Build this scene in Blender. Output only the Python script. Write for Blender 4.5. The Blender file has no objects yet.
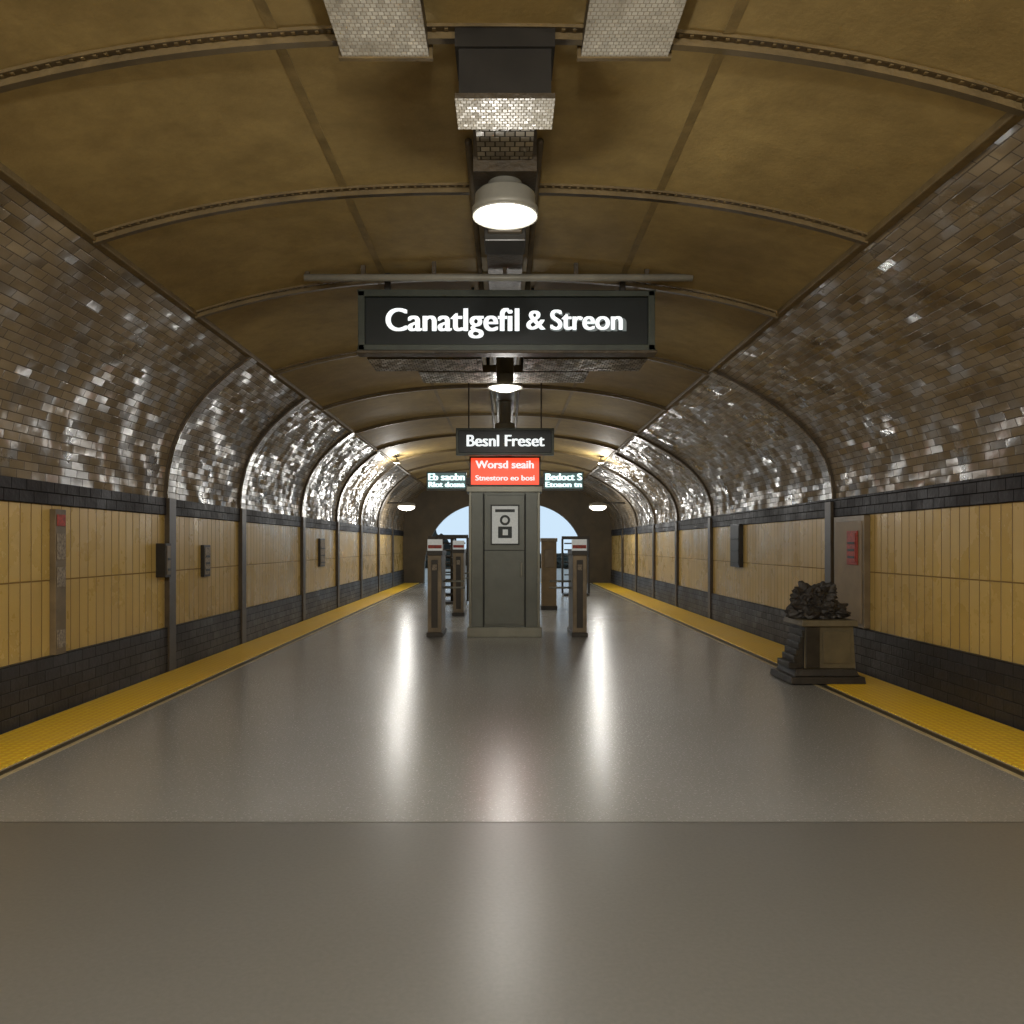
import bpy, bmesh, math, random
from mathutils import Vector, noise
random.seed(4)
S = bpy.context.scene
S.view_settings.view_transform = 'Standard'
S.view_settings.look = 'None'

def lin(c):
    return tuple(((v/255)/12.92 if v/255 <= .04045 else ((v/255+.055)/1.055)**2.4) for v in c) + (1,)

# ------------------------------------------------------------ materials
def new_mat(name):
    m = bpy.data.materials.new(name); m.use_nodes = True
    nt = m.node_tree
    return m, nt, nt.nodes['Principled BSDF']

def N(nt, typ, **kw):
    n = nt.nodes.new(typ)
    for k, v in kw.items(): setattr(n, k, v)
    return n

def M(nt, op, a, b=None, c=None):
    n = nt.nodes.new('ShaderNodeMath'); n.operation = op
    for i, v in enumerate((a, b, c)):
        if v is None: continue
        if hasattr(v, 'is_output'): nt.links.new(v, n.inputs[i])
        else: n.inputs[i].default_value = v
    return n.outputs[0]

def VM(nt, op, a, b=None, scale=None):
    n = nt.nodes.new('ShaderNodeVectorMath'); n.operation = op
    for i, v in enumerate((a, b)):
        if v is None: continue
        if hasattr(v, 'is_output'): nt.links.new(v, n.inputs[i])
        else: n.inputs[i].default_value = v
    if scale is not None: n.inputs['Scale'].default_value = scale
    return n.outputs[0]

def mixc(nt, f, a, b, mode='MIX'):
    n = nt.nodes.new('ShaderNodeMix'); n.data_type = 'RGBA'; n.blend_type = mode
    for i, v in ((0, f), (6, a), (7, b)):
        if hasattr(v, 'is_output'): nt.links.new(v, n.inputs[i])
        else: n.inputs[i].default_value = v
    return n.outputs[2]

def noise_f(nt, scale, detail=4, vec=None, rough=.6):
    n = N(nt, 'ShaderNodeTexNoise'); n.inputs['Scale'].default_value = scale
    n.inputs['Detail'].default_value = detail; n.inputs['Roughness'].default_value = rough
    if vec is None:
        vec = N(nt, 'ShaderNodeTexCoord').outputs['Object']
    nt.links.new(vec, n.inputs['Vector'])
    return n.outputs['Fac']

def ramp(nt, f, lo, hi):
    n = N(nt, 'ShaderNodeMapRange'); nt.links.new(f, n.inputs[0])
    n.inputs[1].default_value = lo; n.inputs[2].default_value = hi
    return n.outputs[0]

def simple(name, col, rough=.5, metal=0, var=.15, nscale=6, bump=0, col2=None, emit=None, es=0, spec=.5):
    m, nt, b = new_mat(name)
    f = ramp(nt, noise_f(nt, nscale, 6), .3, .7)
    c = lin(col); c2 = lin(col2) if col2 else tuple(x*(1-var*2) for x in c[:3])+(1,)
    nt.links.new(mixc(nt, f, c2, c), b.inputs['Base Color'])
    b.inputs['Roughness'].default_value = rough; b.inputs['Metallic'].default_value = metal
    b.inputs['Specular IOR Level'].default_value = spec
    if bump:
        bp = N(nt, 'ShaderNodeBump'); bp.inputs['Strength'].default_value = bump
        bp.inputs['Distance'].default_value = .02
        nt.links.new(noise_f(nt, nscale*6, 4), bp.inputs['Height']); nt.links.new(bp.outputs[0], b.inputs['Normal'])
    if emit:
        b.inputs['Emission Color'].default_value = lin(emit); b.inputs['Emission Strength'].default_value = es
    return m

def tile(name, w, h, c_lo, c_hi, grout, gw=.006, rough=.2, tilt=.12, stagger=.5, grime=.4, grime_col=(60, 45, 25), gscale=.8, emit=0, wave=0, spec=.5, bn=.9, coat=0, gdet=8):
    m, nt, b = new_mat(name)
    uv = N(nt, 'ShaderNodeTexCoord').outputs['UV']
    sp = N(nt, 'ShaderNodeSeparateXYZ'); nt.links.new(uv, sp.inputs[0])
    v = M(nt, 'DIVIDE', sp.outputs[1], h); row = M(nt, 'FLOOR', v)
    off = M(nt, 'MULTIPLY', M(nt, 'MODULO', row, 2.0), stagger)
    u = M(nt, 'ADD', M(nt, 'DIVIDE', sp.outputs[0], w), off); col = M(nt, 'FLOOR', u)
    fu = M(nt, 'FRACT', u); fv = M(nt, 'FRACT', v)
    du = M(nt, 'MULTIPLY', M(nt, 'MINIMUM', fu, M(nt, 'SUBTRACT', 1.0, fu)), w)
    dv = M(nt, 'MULTIPLY', M(nt, 'MINIMUM', fv, M(nt, 'SUBTRACT', 1.0, fv)), h)
    d = M(nt, 'MINIMUM', du, dv)
    mask = N(nt, 'ShaderNodeMapRange'); nt.links.new(d, mask.inputs[0])
    mask.inputs[1].default_value = gw*.5; mask.inputs[2].default_value = gw*1.1
    mask = mask.outputs[0]
    cb = N(nt, 'ShaderNodeCombineXYZ'); nt.links.new(col, cb.inputs[0]); nt.links.new(row, cb.inputs[1])
    wn = N(nt, 'ShaderNodeTexWhiteNoise'); wn.noise_dimensions = '2D'; nt.links.new(cb.outputs[0], wn.inputs['Vector'])
    c = mixc(nt, wn.outputs['Value'], lin(c_lo), lin(c_hi))
    g = ramp(nt, noise_f(nt, gscale, gdet), .38, .72)
    c = mixc(nt, M(nt, 'MULTIPLY', g, grime), c, lin(grime_col))
    c = mixc(nt, mask, lin(grout), c)
    nt.links.new(c, b.inputs['Base Color'])
    g2 = ramp(nt, noise_f(nt, 1.6, 6), .35, .65)
    r = M(nt, 'ADD', M(nt, 'MULTIPLY', g2, .2), rough)
    r = M(nt, 'ADD', r, M(nt, 'MULTIPLY', M(nt, 'SUBTRACT', 1.0, mask), .5))
    nt.links.new(r, b.inputs['Roughness']); b.inputs['Specular IOR Level'].default_value = spec
    bp = N(nt, 'ShaderNodeBump'); bp.inputs['Strength'].default_value = .6; bp.inputs['Distance'].default_value = .01
    hgt = M(nt, 'ADD', mask, M(nt, 'MULTIPLY', noise_f(nt, 14, 2), bn))
    if wave: hgt = M(nt, 'ADD', hgt, M(nt, 'MULTIPLY', noise_f(nt, 1.5, 1), wave))
    nt.links.new(hgt, bp.inputs['Height'])
    rv = VM(nt, 'SUBTRACT', wn.outputs['Color'], (.5, .5, .5))
    rv = VM(nt, 'SCALE', rv, scale=tilt)
    nn = VM(nt, 'NORMALIZE', VM(nt, 'ADD', bp.outputs[0], rv))
    nt.links.new(nn, b.inputs['Normal'])
    if coat:
        b.inputs['Coat Weight'].default_value = coat; b.inputs['Coat Roughness'].default_value = .2
        nt.links.new(nn, b.inputs['Coat Normal'])
    if emit:
        nt.links.new(c, b.inputs['Emission Color']); b.inputs['Emission Strength'].default_value = emit
    return m

m_vault = tile('vault_glazed_tile', .22, .08, (124, 108, 82), (144, 127, 98), (74, 61, 42), gw=.005, rough=.25, tilt=.4, grime=.7, grime_col=(80, 65, 44), gscale=.6, wave=46, spec=1.0, bn=.5, coat=.5)
m_panel = tile('yellow_wall_tile', .165, .7167, (200, 168, 94), (208, 177, 104), (130, 100, 46), gw=.008, rough=.2, tilt=.04, stagger=0, grime=.45, grime_col=(168, 136, 74), gscale=.5, bn=.06, gdet=3)
m_stripe = tile('dark_frieze_tile', .22, .11, (28, 28, 33), (40, 38, 42), (20, 19, 18), rough=.45, tilt=.05, grime=.45, grime_col=(54, 47, 40), spec=.3)
m_base = tile('black_base_tile', .26, .11, (34, 33, 36), (48, 46, 47), (18, 17, 17), rough=.35, tilt=.08, grime=.5, grime_col=(40, 34, 28))
m_mesh = tile('diffuser_lattice', .03, .03, (170, 163, 148), (190, 184, 168), (135, 126, 108), gw=.003, rough=.4, tilt=.3, grime=.7, grime_col=(112, 102, 82), gscale=5, emit=.2)
m_tray = tile('tray_lattice', .06, .06, (100, 94, 80), (165, 158, 142), (46, 42, 34), gw=.005, rough=.35, tilt=.3, grime=.6)
m_rib = simple('brown_rib_steel', (80, 67, 47), .5, 0, .25, 5, .3)
m_crib = simple('ceiling_rib_paint', (116, 97, 60), .55, 0, .22, 5, .3)
m_seam = simple('ceiling_seam_paint', (134, 113, 68), .6, 0, .22, 5, .2)
m_dark = simple('dark_painted_metal', (46, 43, 38), .4, .3, .2, 5)
m_duct = simple('sooty_duct_metal', (78, 66, 46), .5, .1, .3, 4, .4)
m_endw = simple('end_wall_plaster', (84, 72, 50), .6, 0, .2, 2, .2)
m_frame = simple('sign_frame_green', (60, 66, 56), .45, .2, .2, 5)
m_face = simple('sign_face_black', (22, 28, 27), .4, 0, .1, 3, spec=.3)
m_white = simple('lit_letters', (240, 245, 245), .5, emit=(240, 247, 250), es=.9)
m_ghost = simple('letter_ghost_grey', (120, 130, 132), .5, emit=(120, 130, 132), es=.3)
m_red = simple('red_lit_face', (215, 62, 40), .4, emit=(228, 66, 40), es=1.6, var=.05)
m_cyan = simple('pale_lit_letters', (190, 225, 225), .5, emit=(215, 240, 240), es=1.6)
m_cyanface = simple('pale_lit_face', (60, 84, 84), .4, emit=(70, 100, 100), es=.6)
m_lens = simple('lamp_lens_glass', (255, 250, 240), .4, emit=(255, 250, 238), es=3, var=0)
m_house = simple('lamp_housing_grey', (150, 148, 138), .4, .1, .1, 6)
m_kiosk = simple('kiosk_steel', (92, 95, 88), .38, .3, .12, 2.5)
m_kiosk2 = simple('kiosk_steel_trim', (120, 119, 106), .35, .4, .12, 2.5)
m_kdark = simple('kiosk_seam', (38, 40, 37), .5, .2, .1)
m_poster = simple('poster_paper', (205, 208, 205), .5, emit=(205, 208, 205), es=.25, var=.1, nscale=30)
m_ink = simple('poster_ink', (70, 76, 78), .6)
m_gate = simple('gate_cabinet_bronze', (132, 116, 90), .4, .2, .25, 3)
m_gdark = simple('gate_dark_face', (56, 50, 41), .45, .2, .25, 4)
m_tan = simple('tan_service_box', (142, 120, 84), .5, 0, .15, 4)
m_paper = simple('notice_paper', (170, 158, 138), .6, col2=(80, 66, 50), nscale=40)
m_redn = simple('red_notice', (190, 60, 40), .5, col2=(110, 40, 26), nscale=30)
m_bag = simple('black_bag_plastic', (58, 53, 48), .5, 0, .3, 8, .4)
m_binb = simple('bin_dark_side', (56, 50, 41), .4, .2, .3, 6, .2)  # dark left side of the bin, shade put into the colour
m_binf = simple('bin_lit_face', (106, 95, 68), .5, 0, .2, 5, .2)  # lighter copy for the bin's lit front, light put into the colour
m_cream = simple('cream_line_paint', (200, 184, 142), .4, 0, .15, 4)
m_gap = simple('joint_dark', (60, 54, 42), .5)
m_tree = simple('hedge_leaf', (50, 56, 50), .9, 0, .4, 1)
m_out = simple('outdoor_paving', (150, 146, 138), .7, 0, .1, 1)

def ceil_mat():
    m, nt, b = new_mat('ochre_ceiling_plaster')
    f1 = ramp(nt, noise_f(nt, .6, 9, rough=.7), .35, .68)
    f2 = ramp(nt, noise_f(nt, 5, 8, rough=.7), .35, .75)
    c = mixc(nt, f1, lin((166, 143, 90)), lin((128, 108, 66)))
    c = mixc(nt, M(nt, 'MULTIPLY', f2, .5), c, lin((104, 87, 53)))
    nt.links.new(c, b.inputs['Base Color']); b.inputs['Roughness'].default_value = .65
    b.inputs['Specular IOR Level'].default_value = .3
    bp = N(nt, 'ShaderNodeBump'); bp.inputs['Strength'].default_value = .25; bp.inputs['Distance'].default_value = .01
    nt.links.new(noise_f(nt, 30, 4), bp.inputs['Height']); nt.links.new(bp.outputs[0], b.inputs['Normal'])
    return m
m_ceil = ceil_mat()

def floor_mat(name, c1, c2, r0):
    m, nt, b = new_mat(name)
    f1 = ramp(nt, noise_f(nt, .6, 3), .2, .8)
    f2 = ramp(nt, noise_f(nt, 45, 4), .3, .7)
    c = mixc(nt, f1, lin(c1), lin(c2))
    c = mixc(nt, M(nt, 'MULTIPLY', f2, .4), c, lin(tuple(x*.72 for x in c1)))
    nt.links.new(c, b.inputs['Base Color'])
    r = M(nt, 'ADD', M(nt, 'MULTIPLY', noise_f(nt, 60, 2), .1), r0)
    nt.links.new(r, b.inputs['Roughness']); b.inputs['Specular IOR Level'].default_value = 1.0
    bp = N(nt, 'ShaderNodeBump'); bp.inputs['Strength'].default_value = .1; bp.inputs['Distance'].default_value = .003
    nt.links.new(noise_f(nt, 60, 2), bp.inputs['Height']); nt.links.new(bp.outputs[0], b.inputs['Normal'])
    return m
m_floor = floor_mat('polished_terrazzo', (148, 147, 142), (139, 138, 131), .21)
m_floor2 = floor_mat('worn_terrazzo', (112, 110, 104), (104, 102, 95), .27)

def tactile_mat():
    m, nt, b = new_mat('yellow_tactile_paving')
    uv = N(nt, 'ShaderNodeTexCoord').outputs['Object']
    sp = N(nt, 'ShaderNodeSeparateXYZ'); nt.links.new(uv, sp.inputs[0])
    k = .07
    fx = M(nt, 'SUBTRACT', M(nt, 'FRACT', M(nt, 'DIVIDE', sp.outputs[0], k)), .5)
    fy = M(nt, 'SUBTRACT', M(nt, 'FRACT', M(nt, 'DIVIDE', sp.outputs[1], k)), .5)
    d = M(nt, 'SQRT', M(nt, 'ADD', M(nt, 'MULTIPLY', fx, fx), M(nt, 'MULTIPLY', fy, fy)))
    n = N(nt, 'ShaderNodeMapRange'); nt.links.new(d, n.inputs[0])
    n.inputs[1].default_value = .42; n.inputs[2].default_value = .25
    f = n.outputs[0]
    g = ramp(nt, noise_f(nt, 1.2, 6), .4, .7)
    c = mixc(nt, f, lin((240, 188, 38)), lin((255, 218, 58)))
    c = mixc(nt, M(nt, 'MULTIPLY', g, .3), c, lin((226, 188, 86)))
    nt.links.new(c, b.inputs['Base Color']); b.inputs['Roughness'].default_value = .4
    bp = N(nt, 'ShaderNodeBump'); bp.inputs['Strength'].default_value = .6; bp.inputs['Distance'].default_value = .006
    nt.links.new(f, bp.inputs['Height']); nt.links.new(bp.outputs[0], b.inputs['Normal'])
    return m
m_tact = tactile_mat()

# ------------------------------------------------------------ mesh builder
class MB:
    def __init__(s): s.v = []; s.f = []; s.mi = []; s.uv = []; s.mats = []; s.sm = []
    def mat(s, m):
        if m not in s.mats: s.mats.append(m)
        return s.mats.index(m)
    def face(s, pts, m, uvs=None, smooth=False):
        b = len(s.v); s.v += [tuple(p) for p in pts]; s.f.append(tuple(range(b, b+len(pts))))
        s.mi.append(s.mat(m)); s.sm.append(smooth)
        if uvs is None:
            a, c, e = Vector(pts[0]), Vector(pts[1]), Vector(pts[2])
            n = (c-a).cross(e-a); ax = max(range(3), key=lambda i: abs(n[i]))
            i, j = [(1, 2), (0, 2), (0, 1)][ax]
            uvs = [(p[i], p[j]) for p in pts]
        s.uv.append(uvs)
    def box(s, x0, x1, y0, y1, z0, z1, m, taper=0, m_bottom=None, m_front=None):
        t = taper
        A = [(x0, y0, z0), (x1, y0, z0), (x1, y1, z0), (x0, y1, z0)]
        B = [(x0+t, y0+t, z1), (x1-t, y0+t, z1), (x1-t, y1-t, z1), (x0+t, y1-t, z1)]
        s.face([A[3], A[2], A[1], A[0]], m_bottom or m); s.face(B, m)
        for i in range(4):
            j = (i+1) % 4
            s.face([A[i], A[j], B[j], B[i]], (m_front or m) if i == 0 else m)
    def lathe(s, c, prof, m, n=28, axis='z', mats=None):
        for k in range(len(prof)-1):
            (r0, h0), (r1, h1) = prof[k], prof[k+1]
            mm = mats[k] if mats else m
            for i in range(n):
                a, b = 2*math.pi*i/n, 2*math.pi*(i+1)/n
                def P(r, h, t):
                    if axis == 'z': return (c[0]+r*math.cos(t), c[1]+r*math.sin(t), c[2]+h)
                    if axis == 'x': return (c[0]+h, c[1]+r*math.cos(t), c[2]+r*math.sin(t))
                    return (c[0]+r*math.cos(t), c[1]+h, c[2]+r*math.sin(t))
                pts = [P(r0, h0, a), P(r0, h0, b), P(r1, h1, b), P(r1, h1, a)]
                if r0 < 1e-5: pts = [pts[0], pts[2], pts[3]]
                elif r1 < 1e-5: pts = pts[:3]
                s.face(pts, mm, smooth=True)
    def cyl(s, c, r, h, m, axis='z', n=20):
        s.lathe(c, [(0, 0), (r, 0), (r, h), (0, h)], m, n, axis)
    def blob(s, c, r, m, sub=3, amp=.25, fs=3, sc=(1, 1, 1), seed=0, smooth=False):
        bm = bmesh.new(); bmesh.ops.create_icosphere(bm, subdivisions=sub, radius=1)
        for v in bm.verts:
            k = 1+amp*noise.noise(v.co*fs+Vector((seed, seed*2, 0)))+amp*.5*noise.noise(v.co*fs*2.5+Vector((seed, 1, 3)))
            v.co = Vector((v.co.x*sc[0], v.co.y*sc[1], v.co.z*sc[2]))*k*r+Vector(c)
        for f in bm.faces: s.face([tuple(v.co) for v in f.verts], m, smooth=smooth)
        bm.free()
    def build(s, name, parent=None, bevel=0):
        me = bpy.data.meshes.new(name); me.from_pydata(s.v, [], s.f)
        for m in s.mats: me.materials.append(m)
        me.polygons.foreach_set('material_index', s.mi)
        me.polygons.foreach_set('use_smooth', s.sm)
        uvl = me.uv_layers.new(name='UVMap'); flat = [c for f in s.uv for p in f for c in p]
        uvl.data.foreach_set('uv', flat)
        bm = bmesh.new(); bm.from_mesh(me); bmesh.ops.remove_doubles(bm, verts=bm.verts, dist=1e-5)
        bm.to_mesh(me); bm.free(); me.update()
        o = bpy.data.objects.new(name, me); S.collection.objects.link(o)
        if bevel:
            bv = o.modifiers.new('bevel', 'BEVEL'); bv.width = bevel; bv.segments = 2; bv.limit_method = 'ANGLE'
        if parent: o.parent = parent
        return o

def empty(name, loc=(0, 0, 0)):
    e = bpy.data.objects.new(name, None); e.empty_display_size = .1; S.collection.objects.link(e)
    return e

def text(name, body, x, y, z, size, m, parent, width=None, bold=.01, ext=.006):
    for k in ((-1, 0, 1) if bold > .003 else (0,)):
        cu = bpy.data.curves.new(name, 'FONT'); cu.body = body; cu.size = size; cu.align_x = 'CENTER'; cu.align_y = 'CENTER'
        cu.extrude = ext
        o = bpy.data.objects.new(name, cu); S.collection.objects.link(o)
        bpy.context.view_layer.update()
        if width: o.scale.x = width/max(o.dimensions.x, .01)
        o.location = (x+k*bold*.6, y-.0004*k, z); o.rotation_euler = (math.pi/2, 0, 0)
        bpy.context.view_layer.update()
        dg = bpy.context.evaluated_depsgraph_get()
        me = bpy.data.meshes.new_from_object(o.evaluated_get(dg)); me.transform(o.matrix_world)
        me.materials.clear(); me.materials.append(m)
        bpy.data.objects.remove(o)
        r = bpy.data.objects.new(name, me); S.collection.objects.link(r); r.parent = parent

# ------------------------------------------------------------ shell
Y0, Y1 = -7.0, 33.7
XL, XR = -4.3, 4.5
def bez(p0, p1, p2, p3, n=22):
    out = []
    for i in range(n+1):
        t = i/n; u = 1-t
        out.append(tuple(u**3*a+3*u*u*t*b+3*u*t*t*c+t**3*d for a, b, c, d in zip(p0, p1, p2, p3)))
    return out
VL = bez((XL, 2.19), (XL, 3.0), (-3.95, 3.5), (-3.22, 4.0))
VR = bez((XR, 2.23), (XR, 3.05), (3.85, 3.5), (2.84, 4.0))
def cz(x):
    t = abs((x+.19)/3.03); return 4.0+.40*(1-min(t, 1)**2.5)
CE = [(-3.22+6.06*i/48, cz(-3.22+6.06*i/48)) for i in range(49)]

def extrude(mb, pts, y0, y1, m, v0=0, ny=10, flip=False):
    L = [v0]
    for a, b in zip(pts, pts[1:]): L.append(L[-1]+math.hypot(b[0]-a[0], b[1]-a[1]))
    for k in range(ny):
        ya, yb = y0+(y1-y0)*k/ny, y0+(y1-y0)*(k+1)/ny
        for i in range(len(pts)-1):
            a, b = pts[i], pts[i+1]
            q = [(a[0], ya, a[1]), (a[0], yb, a[1]), (b[0], yb, b[1]), (b[0], ya, b[1])]
            u = [(ya, L[i]), (yb, L[i]), (yb, L[i+1]), (ya, L[i+1])]
            if flip: q.reverse(); u.reverse()
            mb.face(q, m, u, smooth=True)

for side, X, V, zt, fl in (('left', XL, VL, 2.19, False), ('right', XR, VR, 2.23, True)):
    w = MB()
    extrude(w, [(X, 0), (X, .55)], Y0, Y1, m_base, flip=fl)
    extrude(w, [(X, .55), (X, 1.98)], Y0, Y1, m_panel, v0=.0005, flip=fl)
    extrude(w, [(X, 1.98), (X, zt)], Y0, Y1, m_stripe, flip=fl)
    w.build('wall_'+side)
    sg = 1 if X < 0 else -1
    w = MB(); extrude(w, V, Y0, Y1, m_vault, flip=fl); w.build('wall_vault_'+side)
    t = MB(); t.box(min(X, X+sg*.025), max(X, X+sg*.025), Y0, Y1, 1.98, zt, m_stripe); t.build('trim_frieze_'+side)
    b = MB(); b.box(min(X, X+sg*.04), max(X, X+sg*.04), Y0, Y1, 0, .56, m_base); b.build('baseboard_'+side)

c = MB(); extrude(c, CE, Y0, Y1, m_ceil, flip=True); c.build('ceiling')
for nm, x in (('trim_cornice_left', -3.22), ('trim_cornice_right', 2.84)):
    t = MB(); t.box(x-.04, x+.04, Y0, Y1, 3.965, 4.03, m_crib); t.build(nm, bevel=.01)
for i, x in enumerate((-1.25, 1.2)):
    t = MB(); z = cz(x); t.box(x-.03, x+.03, Y0, Y1, z-.005, z, m_seam); t.build('trim_ceiling_seam')

def rib(mb, pts, y0, y1, th, m, centre=(0, 2.2)):
    ins = []
    for i, p in enumerate(pts):
        a = pts[max(i-1, 0)]; b = pts[min(i+1, len(pts)-1)]
        tx, tz = b[0]-a[0], b[1]-a[1]; l = math.hypot(tx, tz); nx, nz = -tz/l, tx/l
        if nx*(centre[0]-p[0])+nz*(centre[1]-p[1]) < 0: nx, nz = -nx, -nz
        ins.append((p[0]+nx*th, p[1]+nz*th))
    L = 0
    for i in range(len(pts)-1):
        a, b, A, B = pts[i], pts[i+1], ins[i], ins[i+1]
        L2 = L+math.hypot(b[0]-a[0], b[1]-a[1])
        mb.face([(A[0], y0, A[1]), (A[0], y1, A[1]), (B[0], y1, B[1]), (B[0], y0, B[1])], m, [(y0, L), (y1, L), (y1, L2), (y0, L2)], smooth=True)
        for y in (y0, y1):
            mb.face([(a[0], y, a[1]), (b[0], y, b[1]), (B[0], y, B[1]), (A[0], y, A[1])], m)
        L = L2
    return ins

cr = MB()
for y in (-5, -2.5, 0, 2.3, 4.36, 6.25, 8.3, 11.1, 14.0, 17, 20, 23, 26, 29, 31.5):
    rib(cr, CE, y-.07, y+.07, .018, m_crib)
    rib(cr, CE, y-.025, y+.025, .055, m_crib)
    if 2 < y < 12:
        for i in range(1, 48):
            x, z = CE[i]
            for dx in (0, .06):
                zz = cz(x+dx)-.018
                cr.box(x+dx-.01, x+dx+.01, y-.058, y-.038, zz-.006, zz+.01, m_crib)
cr.build('trim_ceiling_ribs')

for side, X, V, ys in (('left', XL, VL, (-4, 1.5, 10.2, 13.0, 16.9, 20.4, 23.7, 27, 30.4)), ('right', XR, VR, (-4, 1.5, 11.0, 17.4, 20.8, 24, 27.2, 30.4))):
    r = MB()
    for y in ys:
        pts = [(X, 0)]+[(X, z) for z in (.5, 1, 1.5, 1.9, 2.19)]
        rib(r, pts, y-.1, y+.1, .065, m_rib)
        rib(r, V, y-.11, y+.11, .05, m_vault)
        rib(r, V, y-.125, y-.11, .035, m_rib)
        rib(r, V, y+.11, y+.125, .035, m_rib)
    r.build('trim_wall_ribs_'+side)

f = MB(); YS = 4.62
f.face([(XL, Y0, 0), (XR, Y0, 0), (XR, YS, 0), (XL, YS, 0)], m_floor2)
f.face([(XL, YS, 0), (XR, YS, 0), (XR, Y1+.4, 0), (XL, Y1+.4, 0)], m_floor)
f.build('floor')
t = MB(); t.box(-3.4, 3.5, YS-.004, YS+.004, 0, .001, m_gap); t.build('trim_floor_joint')
for s_, xa, xb, ln in ((-1, XL+.08, -3.59, -3.47), (1, 3.68, XR-.08, 3.55)):
    t = MB(); t.box(xa, xb, Y0+.2, Y1-.2, 0, .012, m_tact); t.build('tactile_paving_strip')
    t = MB(); t.box(ln-.022, ln+.022, Y0+.2, Y1-.2, 0, .003, m_cream)
    t.box(min(ln, ln+s_*.1)+.01, max(ln, ln+s_*.1)-.0, Y0+.2, Y1-.2, 0, .0015, m_gap); t.build('platform_edge_line')

bw = MB(); bw.face([(XL-.3, Y0, 0), (XR+.3, Y0, 0), (XR+.3, Y0, 4.6), (XL-.3, Y0, 4.6)], m_panel); bw.build('wall_back')  # unseen wall added to keep blue sky light out from behind
ew = MB(); AH, AZ, cx = 3.42, 3.42, .0
n = 40; inn = []; out = []
for i in range(n+1):
    a = math.pi*i/n; ca, sa = math.cos(a), math.sin(a)
    inn.append((cx-AH*math.copysign(abs(ca)**.75, ca), AZ*abs(sa)**.75))
    k = 1/max(abs(ca)/5.2, abs(sa)/4.8)
    out.append((-ca*k, sa*k))
for i in range(n):
    a, b, A, B = inn[i], inn[i+1], out[i], out[i+1]
    ew.face([(a[0], Y1, a[1]), (b[0], Y1, b[1]), (B[0], Y1, B[1]), (A[0], Y1, A[1])], m_endw)
    ew.face([(a[0], Y1, a[1]), (b[0], Y1, b[1]), (b[0], Y1+.4, b[1]), (a[0], Y1+.4, a[1])], m_endw)
ew.build('wall_front')
og = MB(); og.face([(-60, Y1+.4, -.01), (60, Y1+.4, -.01), (60, 160, -.01), (-60, 160, -.01)], m_out); og.build('ground')
hd = MB()
for i in range(26):
    x = -12+24*i/25+random.uniform(-.3, .3)
    h = random.uniform(.7, 1.2)+(1.4*random.random() if -5.5 < x < -2 else 0)
    hd.blob((x, 56+random.uniform(-1, 1), h*.5), .8, m_tree, 3, .5, 2.2, (1, .8, h*.62/.8), i)
hd.build('hedge_row')

# ------------------------------------------------------------ lamps
LC = (1, .97, .91)
def lamp(x, y, zb, r, top, watts, pw, rad=.09):
    m = MB()
    m.lathe((x, y, zb), [(0, -.035), (r*.5, -.03), (r*.82, -.005), (r*.92, .02)], m_lens, 32)
    m.lathe((x, y, zb), [(r*.9, .02), (r*1.03, .0), (r*1.05, .05), (r*.97, .065), (r*.95, .14), (r*.85, .16), (.11, .165), (.11, top-zb)], m_house, 32)
    m.lathe((x, y, top-.05), [(.11, -.02), (.15, 0), (.15, .08)], m_duct, 20)
    if zb == 3.73:
        m.box(-.17, .17, 4.64, 5.02, 4.02, 4.4, m_tray); m.box(-.2, .2, 5.03, 5.37, 3.95, 4.4, m_duct)
    o = m.build('pendant_lamp')
    l = bpy.data.lights.new('lamp_glow', 'AREA'); l.shape = 'DISK'; l.size = r*1.6; l.energy = watts; l.color = LC
    lo = bpy.data.objects.new('lamp_glow', l); S.collection.objects.link(lo); lo.location = (x, y, zb-.04); lo.parent = o
    l = bpy.data.lights.new('lamp_bulb', 'POINT'); l.shadow_soft_size = rad; l.energy = pw; l.color = LC
    lo = bpy.data.objects.new('lamp_bulb', l); S.collection.objects.link(lo); lo.location = (x, y, zb-.13); lo.parent = o
    return o
lamp(0, 5.2, 3.73, .205, 4.38, 14, 48)
lamp(0, 9.95, 3.55, .21, 4.38, 8, 34)
for y in (15.2, 20, 24.8, 29.6): lamp(0, y, 3.75, .2, 4.38, 22, 34)
for y in (-4.5, .6): lamp(0, y, 3.75, .2, 4.38, 48, 205)

def wall_lamp(x, y, z, edge):
    m = MB()
    m.blob((x, y, z), .3, m_lens, 3, 0, 1, (1, .7, .42), smooth=True)
    m.lathe((x, y, z+.03), [(.32, 0), (.3, .08), (.12, .14), (0, .15)], m_house, 24)
    m.box(min(x, edge), max(x, edge), y-.03, y+.03, z+.12, z+.17, m_dark)
    o = m.build('wall_lamp')
    l = bpy.data.lights.new('lamp_glow', 'POINT'); l.energy = 80; l.shadow_soft_size = .12; l.color = LC
    lo = bpy.data.objects.new('lamp_glow', l); S.collection.objects.link(lo); lo.location = (x, y-.1, z-.25); lo.parent = o
wall_lamp(-3.45, 28, 2.93, -4.2)
wall_lamp(3.25, 28, 2.93, 4.35)

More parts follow.
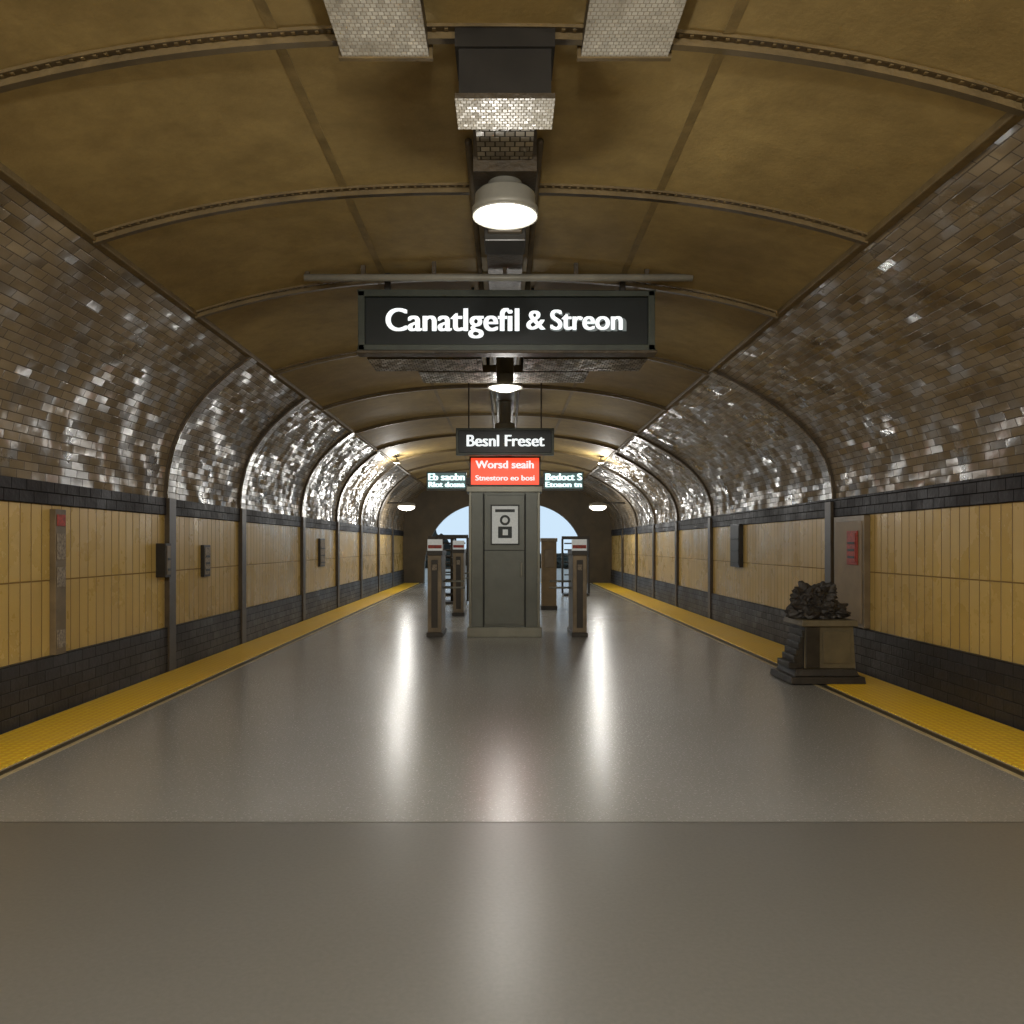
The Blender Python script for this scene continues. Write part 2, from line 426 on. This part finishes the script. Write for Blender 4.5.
def add_cornice_light(x, y, e):  # fixture and point light added under the cornice for their light
    m = MB(); m.box(x-.07, x+.07, y-.13, y+.13, 3.87, 3.95, m_house, .02, m_bottom=m_lens)
    m.box(x-.015, x+.015, y-.02, y+.02, 3.95, 4.08, m_dark)
    o = m.build('added_cornice_light', bevel=.005)
    l = bpy.data.lights.new('added_flood_glow', 'POINT'); l.energy = e; l.shadow_soft_size = .08; l.color = LC
    lo = bpy.data.objects.new('added_flood_glow', l); S.collection.objects.link(lo); lo.location = (x, y, 3.70); lo.parent = o
for y, e in ((22.2, 80), (-.6, 220)):  # far pair added for the floor streaks, unseen rear pair for near fill
    add_cornice_light(-3.0, y, e); add_cornice_light(2.66, y, e)

# ------------------------------------------------------------ ceiling fittings
d = MB()
for ya, yb in ((-6, 3.6), (5.45, 32)):
    d.box(-.17, .17, ya, yb, 4.335, 4.41, m_duct)
    for x in (-.25, .24): d.cyl((x, ya, 4.35), .025, yb-ya, m_duct, 'y', 10)
d.build('ceiling_conduit_duct')
d = MB()
d.box(-.25, .25, 4.32, 4.6, 4.02, 4.33, m_dark, m_bottom=m_mesh)
d.box(-.27, .27, 4.30, 4.62, 4.28, 4.40, m_dark); d.box(-.27, .27, 4.3, 4.62, 4.0, 4.03, m_duct, m_bottom=m_mesh)
d.build('ceiling_ventilator_box')
d = MB(); d.box(-.16, .16, 6.1, 6.4, 3.92, 4.4, m_dark); d.box(-.13, .13, 6.05, 6.1, 3.97, 4.1, m_duct); d.build('ceiling_junction_box', bevel=.01)
for xa, xb in ((-.90, -.42), (.42, .90)):
    d = MB(); d.box(xa, xb, 3.3, 4.42, 4.30, 4.40, m_duct, m_bottom=m_mesh, m_front=m_duct)
    d.box(xa-.02, xb+.02, 4.42, 4.45, 4.29, 4.40, m_crib); d.build('ceiling_light_panel')
d = MB()
for xa, xb, ya, yb in ((-1.45, -.25, 8.42, 9.0), (.2, 1.5, 8.42, 9.0), (-.98, -.1, 9.06, 9.65), (.1, .95, 9.06, 9.65)):
    d.box(xa, xb, ya, yb, 3.555, 3.64, m_dark, m_bottom=m_tray, m_front=m_duct)
    for x in (xa+.1, xb-.1): d.box(x-.015, x+.015, (ya+yb)/2-.015, (ya+yb)/2+.015, 3.64, cz(x), m_dark)
d.build('cable_tray')

# ------------------------------------------------------------ main sign
e = empty('station_name_sign')
d = MB(); x0, x1, z0, z1 = -1.49, 1.52, 3.57, 4.18; y = 8.1
d.box(x0+.06, x1-.06, y+.03, y+.14, z0+.06, z1-.06, m_face)
d.box(x0, x1, y, y+.16, z0, z0+.065, m_frame); d.box(x0, x1, y, y+.16, z1-.06, z1, m_frame)
d.box(x0, x0+.07, y, y+.16, z0, z1, m_frame); d.box(x1-.07, x1, y, y+.16, z0, z1, m_frame)
d.box(x0-.02, x1+.02, y-.02, y+.17, z0-.03, z0, m_duct)
for x in (-1.2, 1.2): d.box(x-.03, x+.03, y+.05, y+.11, z1, cz(x), m_dark)
d.build('sign_case', e, bevel=.008)
text('lettering', 'Canatlgefil', -.53, y+.023, 3.875, .33, m_white, e, width=1.34, bold=.016)
text('lettering', '&', .31, y+.023, 3.875, .28, m_white, e, width=.18, bold=.012)
text('lettering', 'Streon', .83, y+.023, 3.875, .29, m_white, e, width=.72, bold=.014)
text('lettering_ghost', 'Sirean', .85, y+.029, 3.86, .29, m_ghost, e, width=.76, bold=.012)  # fainter grey ghost word just behind the white lettering
e = empty('ceiling_tube_rail')
d = MB(); d.cyl((-1.98, 7.9, 4.24), .035, 3.83, m_house, 'x', 16)
for x in (-1.95, -1.4, -.7, 0, .7, 1.4, 1.8): d.box(x-.02, x+.02, 7.88, 7.92, 4.22, cz(x), m_duct)
d.build('tube', e)

e = empty('hanging_direction_sign')
d = MB(); y = 13.2
d.box(-.81, .81, y, y+.12, 3.085, 3.53, m_frame); d.box(-.77, .77, y-.012, y, 3.12, 3.49, m_face)
for x in (-.6, .6): d.box(x-.012, x+.012, y+.04, y+.07, 3.53, cz(x), m_duct)
d.build('sign_case', e, bevel=.01)
text('lettering', 'Besnl Freset', 0, y-.018, 3.31, .27, m_white, e, width=1.27, bold=.014)

# ------------------------------------------------------------ kiosk
e = empty('information_kiosk')
d = MB(); y = 13.9
d.box(-.66, .64, y-.02, y+1.0, 0, .17, m_kiosk2)
d.box(-.63, .61, y+.02, y+.96, .17, 2.55, m_kiosk)
d.box(-.67, .65, y-.03, y+1.0, 2.52, 2.62, m_kiosk2)
d.box(-.63, -.58, y, y+.03, .17, 2.52, m_kiosk2); d.box(.56, .61, y, y+.03, .17, 2.52, m_kiosk2)
d.box(-.36, .34, y+.0, y+.03, .22, 2.47, m_kiosk)
d.box(-.385, -.36, y+.005, y+.025, .17, 2.5, m_kdark); d.box(.34, .365, y+.005, y+.025, .17, 2.5, m_kdark)
d.box(-.36, .34, y-.004, y+.01, 1.5, 1.515, m_kdark)
d.box(.27, .30, y-.04, y, 1.05, 1.3, m_kiosk2)
d.build('cabinet', e, bevel=.008)
d = MB(); d.box(-.25, .25, y-.02, y, 1.6, 2.3, m_kdark); d.box(-.225, .225, y-.03, y-.02, 1.625, 2.275, m_poster)
d.box(-.12, .12, y-.034, y-.03, 1.72, 1.92, m_ink); d.box(-.17, .17, y-.034, y-.03, 2.17, 2.22, m_ink)
d.lathe((0, y-.034, 2.03), [(.05, 0), (.09, 0)], m_ink, 20, 'y'); d.box(-.04, .05, y-.036, y-.034, 1.77, 1.87, m_poster)
d.build('poster', e)
d = MB(); d.box(-.62, .62, y, y+.3, 2.62, 3.14, m_frame); d.box(-.59, .59, y-.012, y, 2.65, 3.11, m_red)
d.build('red_sign_box', e)
text('red_sign_text', 'Worsd seaih', 0, y-.02, 2.99, .19, m_white, e, width=1.0, bold=.01)
text('red_sign_text', 'Stnestoro eo bosi', 0, y-.02, 2.76, .13, m_white, e, width=1.02, bold=.006)
for xa, xb in ((-1.37, -.67), (.67, 1.37)):
    d = MB(); d.box(xa, xb, y+.05, y+.2, 2.56, 2.88, m_frame); d.box(xa+.02, xb-.02, y+.04, y+.05, 2.585, 2.855, m_cyanface)
    xi = -.67 if xa < 0 else .67
    d.box(min(xi, xi*.9), max(xi, xi*.9), y+.08, y+.16, 2.66, 2.78, m_dark)
    d.build('side_sign', e)
    c0 = (xa+xb)/2
    text('side_sign_text', 'Eb saobn' if xa < 0 else 'Bedoct S', c0, y+.033, 2.78, .17, m_cyan, e, width=.62, bold=.016)
    text('side_sign_text', 'Rlot dosna' if xa < 0 else 'Etoaon tn', c0, y+.033, 2.65, .13, m_cyan, e, width=.62, bold=.014)

# ------------------------------------------------------------ gates
def gate(xc, y):
    d = MB()
    d.box(xc-.14, xc+.14, y-.02, y+1.0, 0, .08, m_gdark)
    d.box(xc-.12, xc+.12, y, y+.95, .08, 1.42, m_gate)
    d.box(xc-.055, xc+.055, y-.012, y, .16, 1.34, m_gdark)
    d.box(xc-.135, xc+.135, y-.02, y+.98, 1.42, 1.50, m_gdark)
    d.box(xc-.03, xc+.03, y+.1, y+.14, 1.50, 1.6, m_dark)
    d.box(xc-.13, xc+.13, y+.08, y+.14, 1.50, 1.70, m_poster); d.box(xc-.12, xc+.12, y+.07, y+.08, 1.54, 1.6, m_redn)
    d.box(xc-.04, xc+.04, y-.02, y-.01, 1.16, 1.26, m_paper)
    for a in (0, 1):
        d.cyl((xc+.12 if xc < 0 else xc-.12-.38, y+.45+.08*a, .95-.12*a), .018, .38, m_kiosk2, 'x', 12)
    return d.build('fare_gate', bevel=.006)
gate(-1.225, 13.9); gate(1.30, 13.9); gate(-1.05, 18.0)
d = MB(); d.box(.91, 1.27, 19.7, 20.2, 0, 1.68, m_tan); d.box(.89, 1.29, 19.68, 20.22, 1.68, 1.77, m_gate)
d.box(.97, 1.21, 19.685, 19.7, 1.05, 1.5, m_gate); d.box(.89, 1.29, 19.68, 20.22, 0, .1, m_gdark); d.build('ticket_machine', bevel=.01)
for X, Yc in ((-1.45, 22.0), (-2.0, 25.5), (2.25, 25.5)):
    d = MB()
    d.box(X-.4, X+.4, Yc-.4, Yc+.4, 0, .06, m_gdark); d.cyl((X, Yc, .06), .05, 1.75, m_gdark)
    for k in range(8):
        z = .25+k*.2
        d.cyl((X-.36, Yc, z), .022, .72, m_gdark, 'x', 10); d.cyl((X, Yc-.36, z), .022, .72, m_gdark, 'y', 10)
    d.box(X-.44, X+.44, Yc-.06, Yc+.06, 1.78, 1.88, m_gdark)
    for s_ in (-1, 1): d.box(X+s_*.42-.03, X+s_*.42+.03, Yc-.06, Yc+.06, .06, 1.8, m_gdark)
    d.build('turnstile')

# ------------------------------------------------------------ litter bin
e = empty('litter_bin')
d = MB()
d.box(3.26, 4.12, 9.12, 9.85, .0125, .09, m_binb, .01); d.box(3.33, 4.08, 9.2, 9.82, .09, .17, m_binb, .03)
d.box(3.46, 4.06, 9.26, 9.8, .17, .66, m_binb, .02, m_front=m_binf)
d.box(3.42, 4.08, 9.22, 9.84, .66, .73, m_binf, .015)
d.box(3.68, 4.00, 9.25, 9.262, .23, .6, m_binf)
d.box(3.48, 3.64, 9.245, 9.27, .18, .65, m_binb)
for k in range(6):
    a = k/6; d.box(3.30+.17*a**.6, 3.48, 9.3, 9.7, .16+.075*k, .16+.075*(k+1), m_binb)
d.build('bin_body', e, bevel=.012)
d = MB()
d.blob((3.64, 9.5, .86), .21, m_bag, 4, .5, 2.0, (1.25, 1, .85), 1)
d.blob((3.87, 9.5, .82), .15, m_bag, 4, .5, 2.2, (1.2, 1, .75), 2)
d.blob((3.54, 9.45, 1.0), .12, m_bag, 4, .6, 2.2, (1.2, 1, 1.1), 3)
d.blob((3.74, 9.45, 1.02), .12, m_bag, 4, .6, 2.2, (1.2, 1, 1.0), 4)
d.build('rubbish_bag', e)

# ------------------------------------------------------------ wall fittings
def plate(name, X, s_, ya, yb, z0, z1, th, mf, mm, bars=0):
    d = MB(); a, b = sorted((X, X+s_*th)); d.box(a, b, ya, yb, z0, z1, mf)
    a, b = sorted((X+s_*th, X+s_*(th+.008))); d.box(a, b, ya+.03, yb-.03, z0+.03, z1-.03, mm)
    for k in range(bars):
        zz = z0+.08+(z1-z0-.16)*k/bars
        a, b = sorted((X+s_*(th+.008), X+s_*(th+.014))); d.box(a, b, ya+.05, yb-.05, zz, zz+.03, m_ink)
    return d.build(name, bevel=.004)
d = MB(); d.box(-4.3, -4.24, 7.55, 7.73, .56, 1.94, m_gate)
for z, hh, mm in ((1.78, .14, m_redn), (1.46, .28, m_paper), (1.2, .22, m_paper), (.62, .2, m_paper)): d.box(-4.24, -4.232, 7.57, 7.71, z, z+hh-.03, mm)
d.build('notice_post', bevel=.004)
plate('wall_intercom', XL, 1, 9.85, 10.02, 1.2, 1.62, .12, m_dark, m_gate, 2)
plate('wall_sign_plate', XL, 1, 11.3, 11.55, 1.15, 1.6, .05, m_dark, m_paper, 3)
plate('wall_sign_plate', XL, 1, 18.4, 18.9, 1.1, 1.75, .05, m_dark, m_paper, 3)
plate('framed_notice', XR, -1, 15.1, 15.7, 1.18, 2.0, .08, m_dark, m_gdark, 3)
d = MB(); d.box(4.42, 4.499, 9.85, 10.75, .57, 1.97, m_gate); d.box(4.412, 4.42, 9.9, 10.7, .62, 1.9, m_tan); d.build('service_cabinet', bevel=.004)
plate('red_wall_notice', 4.412, -1, 10.0, 10.3, 1.35, 1.78, .015, m_redn, m_redn, 3)

# ------------------------------------------------------------ world, camera
w = bpy.data.worlds.new('World'); S.world = w; w.use_nodes = True
bg = w.node_tree.nodes['Background']; bg.inputs[0].default_value = lin((184, 206, 224)); bg.inputs[1].default_value = 1.3
cam = bpy.data.cameras.new('camera'); co = bpy.data.objects.new('camera', cam); S.collection.objects.link(co)
co.location = (0, 0, 1.6); co.rotation_euler = (math.pi/2, 0, 0)
cam.sensor_width = 36; cam.lens = 28.125; cam.shift_x = 7/1024; cam.shift_y = 33/1024; cam.clip_end = 500
S.camera = co
